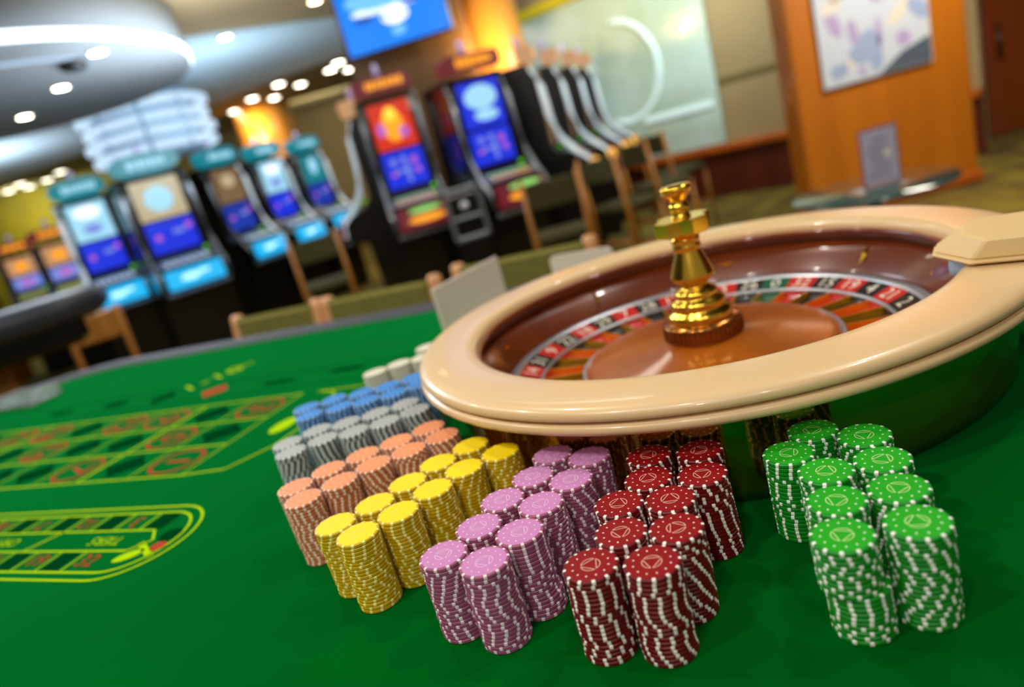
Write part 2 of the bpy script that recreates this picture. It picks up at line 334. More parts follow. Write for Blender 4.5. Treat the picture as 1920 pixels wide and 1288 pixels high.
# ball sensor housing clamped across the rim
sb = MB(); bot = [(.262, -.012), (.262, .022), (.287, .052), (.42, .056), (.42, -.062), (.296, -.056)]
mid = [(.264, -.011), (.264, .021), (.288, .051), (.42, .055), (.42, -.060), (.298, -.054)]
top = [(.292, -.022), (.290, .012), (.300, .040), (.415, .044), (.415, -.058), (.312, -.054)]
Ts = Matrix.Rotation(math.radians(-38), 4, 'Z')
sb.prism(bot, .1225, .1265, T=Ts, top=mid); sb.prism(mid, .1265, .146, T=Ts, top=top)
so = sb.build('sensor_housing', mat('cream_plastic', 'E4C68C', .4), WH)
so.modifiers.new('b', 'BEVEL').width = .002
MB().box((.36, 0, .121), (.10, .075, .0035), 0, Ts).build('sensor_foot', m_blk, so)
MB().lathe([(0, .107), (.006, .107), (.0065, .113), (.006, .121)], 16, c=(.285*math.cos(-.75), .285*math.sin(-.75), 0)).build('sensor_eye', mat('sensor_glass', '8090A0', .1, emit='9FB0C4', es=.3), so)

# ------------------------------------------------------------------ table (u along, v across)
UX, UY = .899, -.438; VX, VY = .438, .899
ROT = math.atan2(UY, UX)
TB = thing('roulette_table', 'long roulette table with green felt, printed layout and dark padded rail', 'gaming table', (0, 0, TZ), ROT)
def arc(cx, cy, r, a0, a1, n=12): return [(cx+r*math.cos(math.radians(a0+(a1-a0)*i/n)), cy+r*math.sin(math.radians(a0+(a1-a0)*i/n))) for i in range(n+1)]
VF = 1.508
outl = arc(-.15, VF-.50, .50, 0, 90)+arc(-2.12, VF-.34, .34, 90, 180)+arc(-2.36, .0, .10, 180, 270)+arc(.25, -.0, .10, 270, 360)
MB().prism(outl, -.05, 0).build('felt_top', m_felt, TB)
# rail: rounded padded section swept round the outline
rl = MB(); N = len(outl); n = 12; vs = []; fs = []
for i in range(N):
    p0 = Vector(outl[i-1]); p1 = Vector(outl[(i+1) % N]); d = (p1-p0).normalized(); nn = Vector((d.y, -d.x)); q = Vector(outl[i])
    for k in range(n):
        t = 2*PI*k/n; vs.append((q.x+nn.x*(.040+.040*math.cos(t)), q.y+nn.y*(.040+.040*math.cos(t)), -.006+.018*math.sin(t)))
for i in range(N):
    j = (i+1) % N
    for k in range(n): k2 = (k+1) % n; fs.append((i*n+k, j*n+k, j*n+k2, i*n+k2))
rl.add(vs, fs, 0, True); rl.build('padded_rail', m_rail, TB)
MB().prism([(x*.985-.01, y*.97+.01) for x, y in outl], -.20, -.051).build('apron', m_apron, TB)
for u in (-1.9, .1):
    for v in (.25, 1.2): MB().box((u, v, -.525), (.12, .12, .65), bev=.01).build('leg', m_apron, TB)
# printed layout
ly = MB(); ZP = .0006
def seg(x0, y0, x1, y1, wd=.006, mi=0, z=ZP):
    d = Vector((x1-x0, y1-y0)); L = d.length; d.normalize(); nx, ny = -d.y*wd/2, d.x*wd/2
    ly.add([(x0+nx, y0+ny, z), (x0-nx, y0-ny, z), (x1-nx, y1-ny, z), (x1+nx, y1+ny, z)], [(0, 1, 2, 3)], mi)
def pline(P, wd=.006, mi=0):
    for (a, b), (c, d) in zip(P, P[1:]): seg(a, b, c, d, wd, mi)
def ell(cx, cy, a, b, mi, z=ZP, ang=0):
    ca, sa = math.cos(ang), math.sin(ang)
    ly.add([(cx+a*math.cos(t)*ca-b*math.sin(t)*sa, cy+a*math.cos(t)*sa+b*math.sin(t)*ca, z) for t in [2*PI*i/24 for i in range(24)]], [tuple(range(24))], mi)
def ptxt(t, x, y, s, mi, ang=0.):
    vs, fs = text(t, s); ly.add(vs, fs, mi, False, Matrix.Translation((x, y, ZP+.0002)) @ Matrix.Rotation(ang, 4, 'Z'))
# racetrack
for r, w2 in ((.0805, .0055), (.0655, .0055)):
    pline([(-2.0, .518+r)]+arc(-.842, .518, r, 90, -90, 20)+[(-2.0, .518-r)], w2*.7)
pline([(-2.0, .541), (-.838, .541), (-.815, .518), (-.838, .496), (-2.0, .496)], .0036)
seg(-.83, .512, -.78, .484, .009); ell(-.822, .486, .02, .010, 0, ang=.6)
seg(-1.03, .541, -1.055, .496, .004); seg(-1.30, .541, -1.30, .496, .004)
ptxt('TIERS', -.905, .5185, .026, 0, PI); ptxt('ORPHELINS', -1.165, .5185, .026, 0, PI); ptxt('VOISINS', -1.45, .5185, .026, 0, PI)
RT = [26, 3, 35, 12, 28, 7, 29, 18, 22, 9, 31, 14, 20]; RB = [32, 15, 19, 4, 21, 2, 25, 17, 34, 6, 27, 13]
for i, nnn in enumerate(RT):
    u = -.845-.052*i; mi = 1 if nnn in REDS else 2
    if mi == 2: ly.add([(u-.018, .545, ZP), (u+.016, .545, ZP), (u+.016, .580, ZP), (u-.018, .580, ZP)], [(0, 1, 2, 3)], 2)
    else: ptxt(str(nnn), u, .562, .034, 1, PI)
    seg(u-.026, .541, u-.026, .583, .003)
for i, nnn in enumerate(RB):
    u = -.885-.052*i; mi = 1 if nnn in REDS else 2
    if mi == 2: ly.add([(u-.018, .457, ZP), (u+.016, .457, ZP), (u+.016, .492, ZP), (u-.018, .492, ZP)], [(0, 1, 2, 3)], 2)
    else: ptxt(str(nnn), u, .475, .034, 1)
    seg(u-.026, .453, u-.026, .496, .003)
ell(-.795, .53, .016, .014, 2); ell(-.79, .505, .012, .010, 1)
# number grid
V0, V1 = .692, 1.003; rows = [V0, V0+.1037, V0+.2073, V1]; U1 = -.956; PT = .130
for r in rows: seg(-2.05, r, U1, r, .004)
for i in range(9): seg(U1-PT*i, V0, U1-PT*i, V1, .007 if i in (2, 6) else .0028)
pline([(U1, V0), (-.87, V0+.01), (-.83, V0+.08), (-.825, .85), (-.83, V1-.08), (-.87, V1-.01), (-.92, V1)], .004)
ell(-.878, .852, .020, .032, 0)
seg(-.92, V1, -.55, V1, .0035)
for r in (1.055, 1.15): seg(-2.05, r, -.60, r, .0025, 2)
for i in range(8):
    for r in range(3):
        n_ = 3*i+r+1; u = U1-PT*(i+.5); v = rows[r]+.052; mi = 1 if n_ in REDS else 2
        if mi == 2:
            ly.add([(u-.05, v, ZP), (u, v-.04, ZP), (u+.05, v, ZP), (u, v+.04, ZP)], [(0, 1, 2, 3)], 2)
        else:
            pl = [(u+.05*math.cos(2*PI*q/20), v+.040*math.sin(2*PI*q/20)) for q in range(21)]; pline(pl, .006, 1)
            ptxt(str(n_), u, v, .078, 1, -PI/2)
# outside bets on the far side
ly.add([(-1.334, 1.101, ZP), (-1.294, 1.065, ZP), (-1.254, 1.101, ZP), (-1.294, 1.137, ZP)], [(0, 1, 2, 3)], 1)
ly.add([(-1.51, 1.105, ZP), (-1.47, 1.069, ZP), (-1.43, 1.105, ZP), (-1.47, 1.141, ZP)], [(0, 1, 2, 3)], 2)
ell(-1.643, 1.105, .04, .02, 2); ell(-1.10, 1.10, .05, .012, 2); ell(-.93, 1.12, .05, .012, 2); ell(-1.85, 1.10, .05, .014, 2)
ptxt('1-18', -1.40, 1.20, .085, 0, 1.05); ptxt('EVEN', -1.37, 1.265, .03, 0, 1.05)
lay = ly.build('printed_layout', [m_line, m_pred, m_pblk], TB)

# signs and tray on the far side of the table
def upright_card(p0, p1, h, label, z=TZ, m=m_white, cat='table sign', th=.006, rc=.002):
    p0 = Vector(p0); p1 = Vector(p1); L = (p1-p0).length; a = math.atan2(p1.y-p0.y, p1.x-p0.x)
    t = thing('table_sign', label, cat, (p0.x, p0.y, z+.001), a)
    pts = [(0, 0), (L, 0)]+arc(L-rc, h-rc, rc, 0, 90, 6)+arc(rc, h-rc, rc, 90, 180, 6)
    T = Matrix(((1, 0, 0, 0), (0, 0, -1, th/2), (0, 1, 0, 0), (0, 0, 0, 1)))
    MB().prism(pts, 0, th, T=T).build('panel', m, t)
    MB().box((L/2, .0, .002), (L*.96, .05, .004), bev=.001).build('foot', m, t)
    return t
upright_card((-.126, 1.395), (.018, 1.60), .114, 'tall pale angled sign panel standing left of the wheel rim')
upright_card((.135, 1.575), (.262, 1.490), .083, 'small white rounded sign card behind the back of the wheel rim', rc=.012)
ac = mat('clear_acrylic', 'E6EEEE', .08, trans=.75, spec=.6)
tr = thing('acrylic_tray', 'clear shallow acrylic tray on the far left corner of the felt', 'tray', (-1.46, 2.10, TZ+.0015), ROT)
MB().box((0, 0, .004), (.20, .10, .008), bev=.002).build('tray_base', ac, tr)
for sx, sy, dx, dy in ((0, .046, .20, .008), (0, -.046, .20, .008), (.096, 0, .008, .084), (-.096, 0, .008, .084)):
    MB().box((sx, sy, .021), (dx, dy, .026), bev=.002).build('tray_side', ac, tr)

# ------------------------------------------------------------------ chairs along the far side
def low_chair(x, y, rz, wd, label, mo=m_oakp, mf=m_olive):
    t = thing('dining_chair', label, 'chair', (x, y, 0), rz, 'low wooden chairs behind the table')
    for sx in (-1, 1):
        MB().tube([(sx*wd/2, .20, 0), (sx*wd/2, .20, .45), (sx*wd/2, 0.24, .70), (sx*wd/2, .27, .862), (sx*wd/2, .272, .882), (sx*wd/2, .273, .889)], [.019, .019, .022, .024, .022, .012], 12).build('post', mo, t)
        MB().tube([(sx*wd/2, -.20, 0), (sx*wd/2, -.20, .43)], .018, 10).build('leg', mo, t)
    MB().box((0, 0, .455), (wd-.02, .40, .05), bev=.02).build('seat', mf, t)
    MB().box((0, .25, .785), (wd-.03, .035, .19), bev=.012, T=Matrix.Translation((0, .1, 0)) @ Matrix.Rotation(-.0, 4, 'X')@Matrix.Translation((0, -.1, 0))).build('backrest', mf, t)
    return t
def between(pl, pr, lab):
    pl = Vector(pl); pr = Vector(pr); c = (pl+pr)/2; a = math.atan2(pr.y-pl.y, pr.x-pl.x); wd = (pr-pl).length
    n_ = Vector((-math.sin(a), math.cos(a))); low_chair(c.x-n_.x*.27, c.y-n_.y*.27, a, wd, lab)
low_chair(-2.52, 4.42, .35, .32, 'dark oak chair beside the neighbouring table at far left', m_oak, m_oak)
between((-.905, 2.455), (-.585, 2.31), 'pale oak chair with olive back, left one behind the table rail')
between((-.545, 2.29), (-.175, 2.12), 'pale oak chair with olive back, just left of the tall pale sign')
between((-.10, 2.20), (.30, 2.03), 'pale oak chair with olive back, behind the two white signs')

# ------------------------------------------------------------------ bar stools
def bar_stool(x, y, rz, label, first=[None]):
    if first[0] is None:
        t = thing('bar_stool', label, 'bar stool', (x, y, 0), rz, 'tall wooden stools at the slot machines'); first[0] = t
        for sx in (-1, 1):
            MB().tube([(sx*.18, -.20, 0), (sx*.175, -.19, .53), (sx*.175, -.23, .95)], [.015, .018, .014], 10).build('back_post', m_oak, t)
            MB().tube([(sx*.18, .19, 0), (sx*.165, .17, .53)], .015, 10).build('leg', m_oak, t)
            MB().tube([(sx*.178, -.195, .25), (sx*.175, .185, .25)], .012, 8).build('stretcher', m_oak, t)
        MB().tube([(-.178, -.195, .30), (.178, -.195, .30)], .014, 8).build('stretcher', m_oak, t)
        MB().tube([(-.178, .185, .20), (.178, .185, .20)], .014, 8).build('footrest', m_oak, t)
        MB().box((0, 0, .55), (.38, .38, .06), bev=.02).build('seat', m_olive_dim, t)
        MB().box((0, -.215, .84), (.33, .03, .17), bev=.01).build('backrest', m_olive_dim, t)
        return t
    f = first[0]; t = f.copy(); COL.objects.link(t); t.location = (x, y, 0); t.rotation_euler.z = rz; t['label'] = label
    for ch in f.children: c = ch.copy(); COL.objects.link(c); c.parent = t
    return t
bar_stool(.52, 4.62, -.12, 'tall oak stool with olive back, in front of the pale blue screen machine')
bar_stool(1.10, 5.20, -.95, 'tall oak stool with olive back, nearest the row of side-on machines')
bar_stool(1.55, 5.85, -1.1, 'tall oak stool with olive back, beside the frosted glass panel, nearer one')
bar_stool(1.88, 6.45, -1.15, 'tall oak stool with olive back, beside the frosted glass panel, further one')
bar_stool(-1.25, 5.48, .2, 'tall oak stool with olive back, in front of the teal machines on the left bank')

# ------------------------------------------------------------------ slot machines
def em(name, c, s=1.0): return mat('glow_'+name, '000000', .4, emit=c, es=s)
E = {'teal': em('teal', '00808E', 1.), 'cyan': em('cyan', '10AEEA', 1.2), 'cyanw': em('cyanw', 'B8F4FF', 1.5), 'blue': em('blue', '1030E0', 1.), 'blued': em('blued', '1838B0', .9), 'pale': em('pale', '9FD8F0', 1.1), 'white': em('white', 'F0F8FF', 1.3),
     'red': em('red', 'D02A10', 1.1), 'orange': em('orange', 'FFA018', 1.2), 'yel': em('yel', 'FFD23A', 1.3), 'pink': em('pink', 'C86AD0', .9), 'cream': em('cream', 'C8B890', .9), 'green': em('green', '58B010', 1.2), 'mint': em('mint', '90E070', 1.1), 'gold': em('gold', 'F0B040', 1.4),
     'maroon': em('maroon', '7A1028', .7), 'lav': em('lav', '7A8CE0', 1.), 'peach': em('peach', 'D8A070', .8), 'brown': em('brown', '8A6A48', .8), 'lime': em('lime', 'C8D810', 1.2)}
EM_ORDER = list(E)
m_strip = mat('lit_edge_strip', 'C8D4DC', .3, emit='C4D4E0', es=.5)
def em_slots(*names): return [E[n] for n in names]
def slot(x, y, rz, label, st, H=1.9, W=.54, D=.50, sc=1.):
    """front faces local -y; origin on the floor under the middle of the face"""
    t = thing('slot_machine', label, 'slot machine', (x, y, 0), rz, st.get('group', 'slot machines'))
    # cabinet body: side profile with the button deck standing out
    prof = [(D, 0), (D, H-.16), (.06, H-.16), (.0, H-.30), (.0, 1.07), (-.06, 1.0), (-.26, .94), (-.28, .78), (-.12, .70), (-.10, 0)]
    T = Matrix(((0, 0, 1, -W/2), (1, 0, 0, 0), (0, 1, 0, 0), (0, 0, 0, 1)))
    MB().prism(prof, 0, W, T=T).build('cabinet', m_blackc, t)
    # silver side trims
    for s in (-1, 1):
        MB().tube([(s*(W/2-.02), .035, H-.20), (s*(W/2-.02), -.015, H-.33), (s*(W/2-.02), -.03, 1.32), (s*(W/2-.015), -.08, 1.12), (s*(W/2-.015), -.17, 1.0), (s*(W/2-.015), -.27, .91), (s*(W/2-.015), -.29, .80)], st.get('tr', .016), 8).build('side_trim', m_strip if (st.get('lit') or 0)*s > 0 or st.get('lit') == 2 else m_frame, t)
    # topper
    tp = MB(); a, b = W*.47, .085
    if st['top'] == 'oval':
        P = [(a*math.copysign(abs(math.cos(q))**.6, math.cos(q)), H-.075+b*math.copysign(abs(math.sin(q))**.8, math.sin(q))) for q in [2*PI*i/32 for i in range(32)]]
    else:
        P = [(-a, H-.13), (a, H-.13), (a*1.0, H-.04), (a*.8, H-.02), (-a*.8, H-.02), (-a, H-.04)]
    T2 = Matrix(((1, 0, 0, 0), (0, 0, -1, .12), (0, 1, 0, 0), (0, 0, 0, 1)))
    tp.prism(P, 0, .14, T=T2); to = tp.build('topper', E['teal'] if st['top'] == 'oval' else E[st.get('tc', 'maroon')], t)
    lg = MB(); r2 = random.Random(st.get('seed', 1)); cx = -a*.55
    while cx < a*.55:
        ww = r2.uniform(.03, .055); lg.box((cx+ww/2, -.024, H-.075), (ww*.8, .006, .055+r2.uniform(-.012, .012)), 0, bev=.001); cx += ww
    lg.build('topper_lettering', E['pale'] if st['top'] == 'oval' else E['orange'], to)
    lamp = MB().lathe([(0, 0), (.022, 0), (.022, .07), (.015, .085), (0, .09)], 12, c=(0, .1, H-.002)).build('candle_lamp', mat('lamp_glass', '9A8FB8', .2, emit='B0A8D8', es=.35), t)
    # screens
    sw = W*.67
    def panel(name, z0, z1, y, tilt, mats, shapes):
        m = MB(); h = z1-z0; T3 = Matrix.Translation((0, y, (z0+z1)/2)) @ Matrix.Rotation(tilt, 4, 'X')
        m.box((0, 0, 0), (sw, .014, h), 0, T3, bev=.003)
        for (px, pz, w2, h2, mi) in shapes:
            k = 14; vs = [(px*sw/2+w2*sw/2*math.cos(2*PI*i/k), -.0085-.0004*mi, pz*h/2+h2*h/2*math.sin(2*PI*i/k)) for i in range(k)]
            m.add(vs, [tuple(range(k))], mi, False, T3)
        return m.build(name, mats, t)
    zt = H-.33; zm = (zt+1.08)/2+.03
    panel('upper_screen', zm+.01, zt+.12, -.012, 0, em_slots(*st['up']), st['ush'])
    panel('lower_screen', 1.09, zm-.01, -.012, 0, em_slots(*st['lo']), st['lsh'])
    # button deck
    dk = MB(); T4 = Matrix.Translation((0, -.165, .995)) @ Matrix.Rotation(math.radians(16), 4, 'X')
    dk.box((0, 0, 0), (W*.86, .19, .02), 0, T4, bev=.004)
    for r in range(2):
        for i in range(6): dk.box((-W*.28+i*W*.11, -.045+r*.075, .011), (.035, .026, .004), 1+r % 2, T4)
    d = dk.build('button_deck', [st.get('deck', m_frame)]+em_slots(*st.get('btn', ('white', 'pale'))), t)
    MB().lathe([(0, 0), (.02, 0), (.02, .012), (.014, .02), (0, .022)], 12, T=Matrix.Translation((W*.36, -.05, 1.045)) @ Matrix.Rotation(.35, 4, 'X')).build('spin_button', E['green'], d)
    # lower lit panel under the deck front
    lp = MB(); T5 = Matrix.Translation((0, -.30, .86)) @ Matrix.Rotation(math.radians(-8), 4, 'X')
    lp.box((0, 0, 0), (W*.80, .05, .16), 0, T5, bev=.012)
    for (px, pz, w2, h2, mi) in st['bsh']:
        k = 14; lp.add([(px*W*.38+w2*W*.38*math.cos(2*PI*i/k), -.0265-.0004*mi, pz*.075+h2*.075*math.sin(2*PI*i/k)) for i in range(k)], [tuple(range(k))], mi, False, T5)
    lp.build('belly_panel', em_slots(*st['be']), t)
    MB().box((0, -.28, .745), (W*.92, .05, .035), bev=.01).build('lower_trim', m_frame, t)
    if st.get('glow'): MB().lathe([(0, -.05), (.035, -.035), (.05, 0), (.035, .035), (0, .05)], 16, T=Matrix.Translation((-W/2+.02, -.31, .86))).build('bezel_lamp', E['gold'], t)
    return t
ICON = [(-.5, .45, .16, .2, 1), (.0, .5, .12, .22, 1), (.5, .35, .16, .2, 2), (-.15, -.1, .45, .09, 1), (.1, -.15, .1, .5, 1), (.6, -.2, .13, .2, 2), (-.6, -.2, .15, .12, 2), (.1, -.65, .1, .14, 1)]
TEAL = dict(top='oval', up=('pale', 'white', 'lav'), ush=[(0, .5, .7, .35, 1), (0, -.4, .5, .25, 2)], lo=('blue', 'lav', 'pink'), lsh=[(-.6, .0, .15, .2, 2), (.3, .2, .3, .15, 1), (.75, .4, .15, .2, 2)],
            be=('cyan', 'cyanw'), bsh=[(-.2, 0, .35, .35, 1), (.3, .2, .25, .2, 1)], group='teal topped slot machines')
def st(base, **k): d = dict(base); d.update(k); return d
RED = dict(top='box', up=('red', 'orange', 'pink', 'yel'), ush=[(0, 0, .55, .7, 1), (0, .5, .3, .3, 3), (.45, -.35, .25, .25, 2), (-.6, -.1, .22, .3, 2)], lo=('blue', 'lav', 'pink'), lsh=ICON, be=('maroon', 'orange', 'mint'),
           bsh=[(.15, -.25, .8, .38, 1), (.15, .65, .7, .25, 2)], group='red topped slot machines', btn=('orange', 'mint'), deck=m_frame)
slot(-.42, 5.60, math.radians(8), 'slot machine with red topper and fiery red upper screen', st(RED, seed=3), H=1.93, W=.47)
slot(.25, 5.22, math.radians(20), 'slot machine with red topper and pale blue upper screen', st(RED, up=('blue', 'pale', 'lav'), ush=[(0, .3, .8, .55, 1), (.1, -.5, .6, .25, 1)], seed=5), H=1.87, W=.47)
slot(-2.58, 6.32, math.radians(32), 'teal topped slot machine with gold medallion upper screen, widest facing us', st(TEAL, up=('cream', 'yel', 'pale'), ush=[(0, 0, .6, .65, 2), (0.05, -.05, .3, .35, 1)], seed=2), H=1.92, W=.59)
slot(-3.32, 6.56, math.radians(29), 'teal topped slot machine at the left end of the bank, dim topper', st(TEAL, seed=8, lit=-1, tr=.024), H=1.90, W=.48)
slot(-2.31, 7.38, math.radians(54), 'teal topped slot machine with tan upper screen, right of the medallion machine', st(TEAL, up=('brown', 'cream'), ush=[(0, .3, .5, .4, 1)], lo=('blued', 'lav', 'pink'), seed=9, lit=1, tr=.021), H=1.91, W=.47)
slot(-2.06, 8.20, math.radians(54), 'teal topped slot machine with blue screens, second from the red machine', st(TEAL, seed=12, lit=1, tr=.021), H=1.91, W=.47)
slot(-1.76, 8.95, math.radians(52), 'teal topped slot machine with teal upper screen, nearest the red machine', st(TEAL, up=('teal', 'pale'), ush=[(0, .2, .4, .6, 1)], lo=('blued', 'lav', 'pink'), seed=15, lit=1, tr=.021), H=1.91, W=.47)
SIDE = st(RED, lo=('brown', 'peach', 'brown'), up=('brown', 'peach'), ush=[(0, 0, .5, .5, 1)], be=('maroon', 'gold'), bsh=[(0, 0, .5, .6, 1)], tr=.019, lit=2, glow=1, tc='peach', group='side-on slot machines')
slot(.80, 6.16, math.radians(80), 'side-on slot machine with silver trim, nearest of the row by the frosted glass', SIDE, H=1.91, W=.46)
slot(1.10, 6.88, math.radians(80), 'side-on slot machine with silver trim, second of the row by the frosted glass', SIDE, H=1.91, W=.46)
slot(1.40, 7.58, math.radians(80), 'side-on slot machine with silver trim, third of the row by the frosted glass', SIDE, H=1.91, W=.46)
slot(1.68, 8.28, math.radians(80), 'side-on slot machine with silver trim, furthest of the row by the frosted glass', SIDE, H=1.91, W=.46)
slot(-.86, 6.42, math.radians(-84), 'side-on slot machine with bright silver trim, immediately left of the fiery red screen', st(SIDE, group='slot machines'), H=1.90, W=.50)
FAR = st(TEAL, top='box', up=('peach', 'orange'), ush=[(0, 0, .5, .5, 1)], lo=('lav', 'pink'), lsh=[(0, 0, .5, .5, 1)], be=('maroon', 'lime'), bsh=[(0, .2, .5, .7, 1)], btn=('lime', 'lime'), group='orange screen slot machines far left')
slot(-5.57, 9.0, math.radians(30), 'far orange screen slot machine at the left edge of the picture', FAR, H=1.68, W=.45)
slot(-4.60, 8.15, math.radians(30), 'far orange screen slot machine, right one of the far left pair', FAR, H=1.68, W=.45)
slot(-4.05, 8.75, math.radians(36), 'far dark blue slot machine behind the white strip at far left', st(FAR, up=('teal', 'blued'), lo=('blued', 'lav')), H=1.78, W=.5)
# bill unit between the two red topped machines
bu = thing('bill_unit', 'black pedestal with square grey frame between the red topped machines', 'bill unit', (-.055, 4.86, 0), math.radians(8))
MB().box((0, .12, .48), (.22, .2, .96), bev=.01).build('pedestal', m_blackc, bu)
for c, d in (((0, -.01, .99), (.26, .02, .03)), ((0, -.01, .66), (.26, .02, .03)), ((-.115, -.01, .825), (.03, .02, .36)), ((.115, -.01, .825), (.03, .02, .36)), ((0, -.01, .80), (.2, .018, .02))):
    MB().box(c, d, bev=.004).build('frame_bar', m_frame, bu)
MB().lathe([(0, 0), (.03, 0), (.025, .012), (0, .014)], 14, T=Matrix.Translation((0, .018, .88)) @ Matrix.Rotation(PI/2, 4, 'X')).build('reader', m_chrome, bu)

# ------------------------------------------------------------------ room shell
m_floor = mat('patterned_carpet', '7E6E16', .95, noise=('4E3A0C', 3.2)); m_ceilp = mat('pale_soffit', 'C6D2D8', .8)
m_ceil = mat('brown_grey_ceiling', '6E6350', .85); m_beige = mat('beige_wall_panel', 'A08A60', .8, noise=('9A845C', 2))
m_tan = mat('tan_wall', '8A7A50', .85, noise=('80704A', 1.5)); m_door = mat('dark_red_wood', '9A4A10', .5, wood=('8A3E0C', 4), coat=.2)
m_orw = mat('orange_wood', 'B86A08', .4, wood=('A85E06', 5), coat=.3); m_orw2 = mat('base_board_wood', '5A1E06', .45, wood=('4C1804', 5)); m_cap = mat('orange_cap_wood', 'B85A14', .35, wood=('A85010', 5))
struct(MB().box((-1, 5.5, -.05), (22, 23, .1)).build('floor', m_floor))
struct(MB().box((-1, 7.5, 3.35), (22, 18, .1)).build('ceiling', m_ceil))
struct(MB().box((-5.5, 15.5, 1.65), (14, .2, 3.3)).build('wall_back', m_tan, loc=(0, .7, 0)))
struct(MB().box((-12, 6, 1.65), (.2, 19, 3.3)).build('wall_left', m_tan))
struct(MB().box((0, 0, 0), (.2, 14, 3.3)).build('wall_right', m_door, loc=(8.5, 1, 1.65)))
RA = math.radians(-45)
wr = struct(MB().box((0, 0, 1.65), (7.2, .16, 3.3)).build('wall_side', m_beige, loc=(2.05, 8.73, 0), rotz=RA))   # diagonal panelled wall behind the frosted glass
struct(MB().box((0, -.10, .25), (7.2, .10, .50)).build('baseboard_side', m_orw2, loc=(2.05, 8.73, 0), rotz=RA))
struct(MB().box((0, -.13, .53), (7.2, .18, .07), bev=.01).build('trim_1', m_cap, loc=(2.05, 8.73, 0), rotz=RA))
struct(MB().box((2.2, -.09, 1.22), (2.6, .02, .05)).build('trim_2', mat('olive_seam', '6E6430', .8), loc=(2.05, 8.73, 0), rotz=RA))
# wooden column with poster
cl = thing('wooden_column', 'broad orange-brown wooden column with a poster, on the right', 'column', (3.10, 5.29, 0), math.radians(-3))
MB().box((0, 0, 1.65), (1.26, .28, 3.3), bev=.02).build('shaft', m_orw, cl)
MB().box((0, -.01, .05), (1.29, .31, .08), bev=.01).build('plinth', m_cap, cl)
ps = thing('poster', 'blue and white mountain poster hung on the wooden column', 'poster', (3.05, 5.13, .95), math.radians(-3))
pm = MB(); pm.box((0, 0, .45), (.78, .014, .90), 0)
pr_ = random.Random(4)
for q in range(26):
    x, z = pr_.uniform(-.33, .33), pr_.uniform(.05, .85); a_, b_ = pr_.uniform(.03, .11), pr_.uniform(.02, .07); k = 10; rr = pr_.uniform(0, 3)
    pm.add([(max(-.385, min(.385, x+a_*math.cos(t)*math.cos(rr)-b_*math.sin(t)*math.sin(rr))), -.0075-.0001*(q % 5), max(.005, min(.895, z+a_*math.cos(t)*math.sin(rr)+b_*math.sin(t)*math.cos(rr)))) for t in [2*PI*i/k for i in range(k)]], [tuple(range(k))], pr_.choice((1, 1, 2, 3)))
pm.add([(.0, -.0082, .005), (.385, -.0082, .005), (.385, -.0082, .18), (.18, -.0082, .12), (.06, -.0082, .04)], [(0, 1, 2, 3, 4)], 4)
pm.build('poster_print', [mat('poster_white', 'BFC8D6', .5), mat('poster_blue', '93A4C8', .5), mat('poster_lilac', 'A898C4', .5), mat('poster_cream', 'D4CCC0', .5), mat('poster_dark', '4A5664', .5)], ps)
# door area beyond the column
struct(MB().box((0, 0, 1.65), (4.0, .2, 3.3)).build('wall_doorway', m_door, loc=(6.2, 7.0, 0)))
dd = struct(MB().box((0, 0, 1.1), (1.0, .06, 2.2), bev=.01).build('door_1', mat('door_wood', '7E3A0C', .45, wood=('6E300A', 4), coat=.2), loc=(5.62, 6.84, .0)))
MB().tube([(-.40, -.06, .72), (-.40, -.06, 1.02)], .018, 8).build('door_handle', m_blk, dd)
lb = tag(MB().box((0, 0, 0), (.16, .10, .34), bev=.02).build('wall_lantern', mat('orange_lantern', 'C46A18', .4, emit='D8741C', es=.5), loc=(4.97, 6.85, .88)), 'small orange glowing wall box beside the dark door', 'wall light')
# glass cafe table with card
gt = thing('cafe_table', 'small round glass table in front of the wooden column', 'table', (1.62, 2.86, 0))
MB().lathe([(0, .618), (.31, .618), (.315, .625), (.31, .632), (0, .632)], 64).build('glass_top', mat('green_glass', '5E8078', .08, trans=.55, spec=.6, coat=.5), gt)
MB().lathe([(0, 0), (.20, 0), (.20, .015), (.03, .03), (.025, .04), (.025, .617), (0, .617)], 32).build('pedestal', m_frame, gt)
mc = thing('menu_card', 'white info card with red border standing on the round glass table', 'card', (1.63, 2.80, .634), math.radians(2))
m2 = MB(); m2.box((0, 0, .125), (.165, .006, .23), 0); m2.box((0, -.002, .125), (.145, .005, .21), 1)
for i in range(6): m2.box((-.01+.01*(i % 2), -.0048, .05+i*.028), (.10-.02*(i % 3), .001, .008), 2)
m2.add([(.03+.016*math.cos(t), -.0056, .13+.016*math.sin(t)) for t in [2*PI*i/16 for i in range(16)]], [tuple(range(16))], 3)
m2.build('card_panel', [mat('card_red', 'A8605C', .5), mat('card_white', 'BDBBD0', .5), mat('card_grey', '7C7690', .5), mat('card_cream', 'F0E8D8', .4)], mc)
MB().box((0, 0, .006), (.14, .05, .012), bev=.003).build('card_foot', ac, mc)
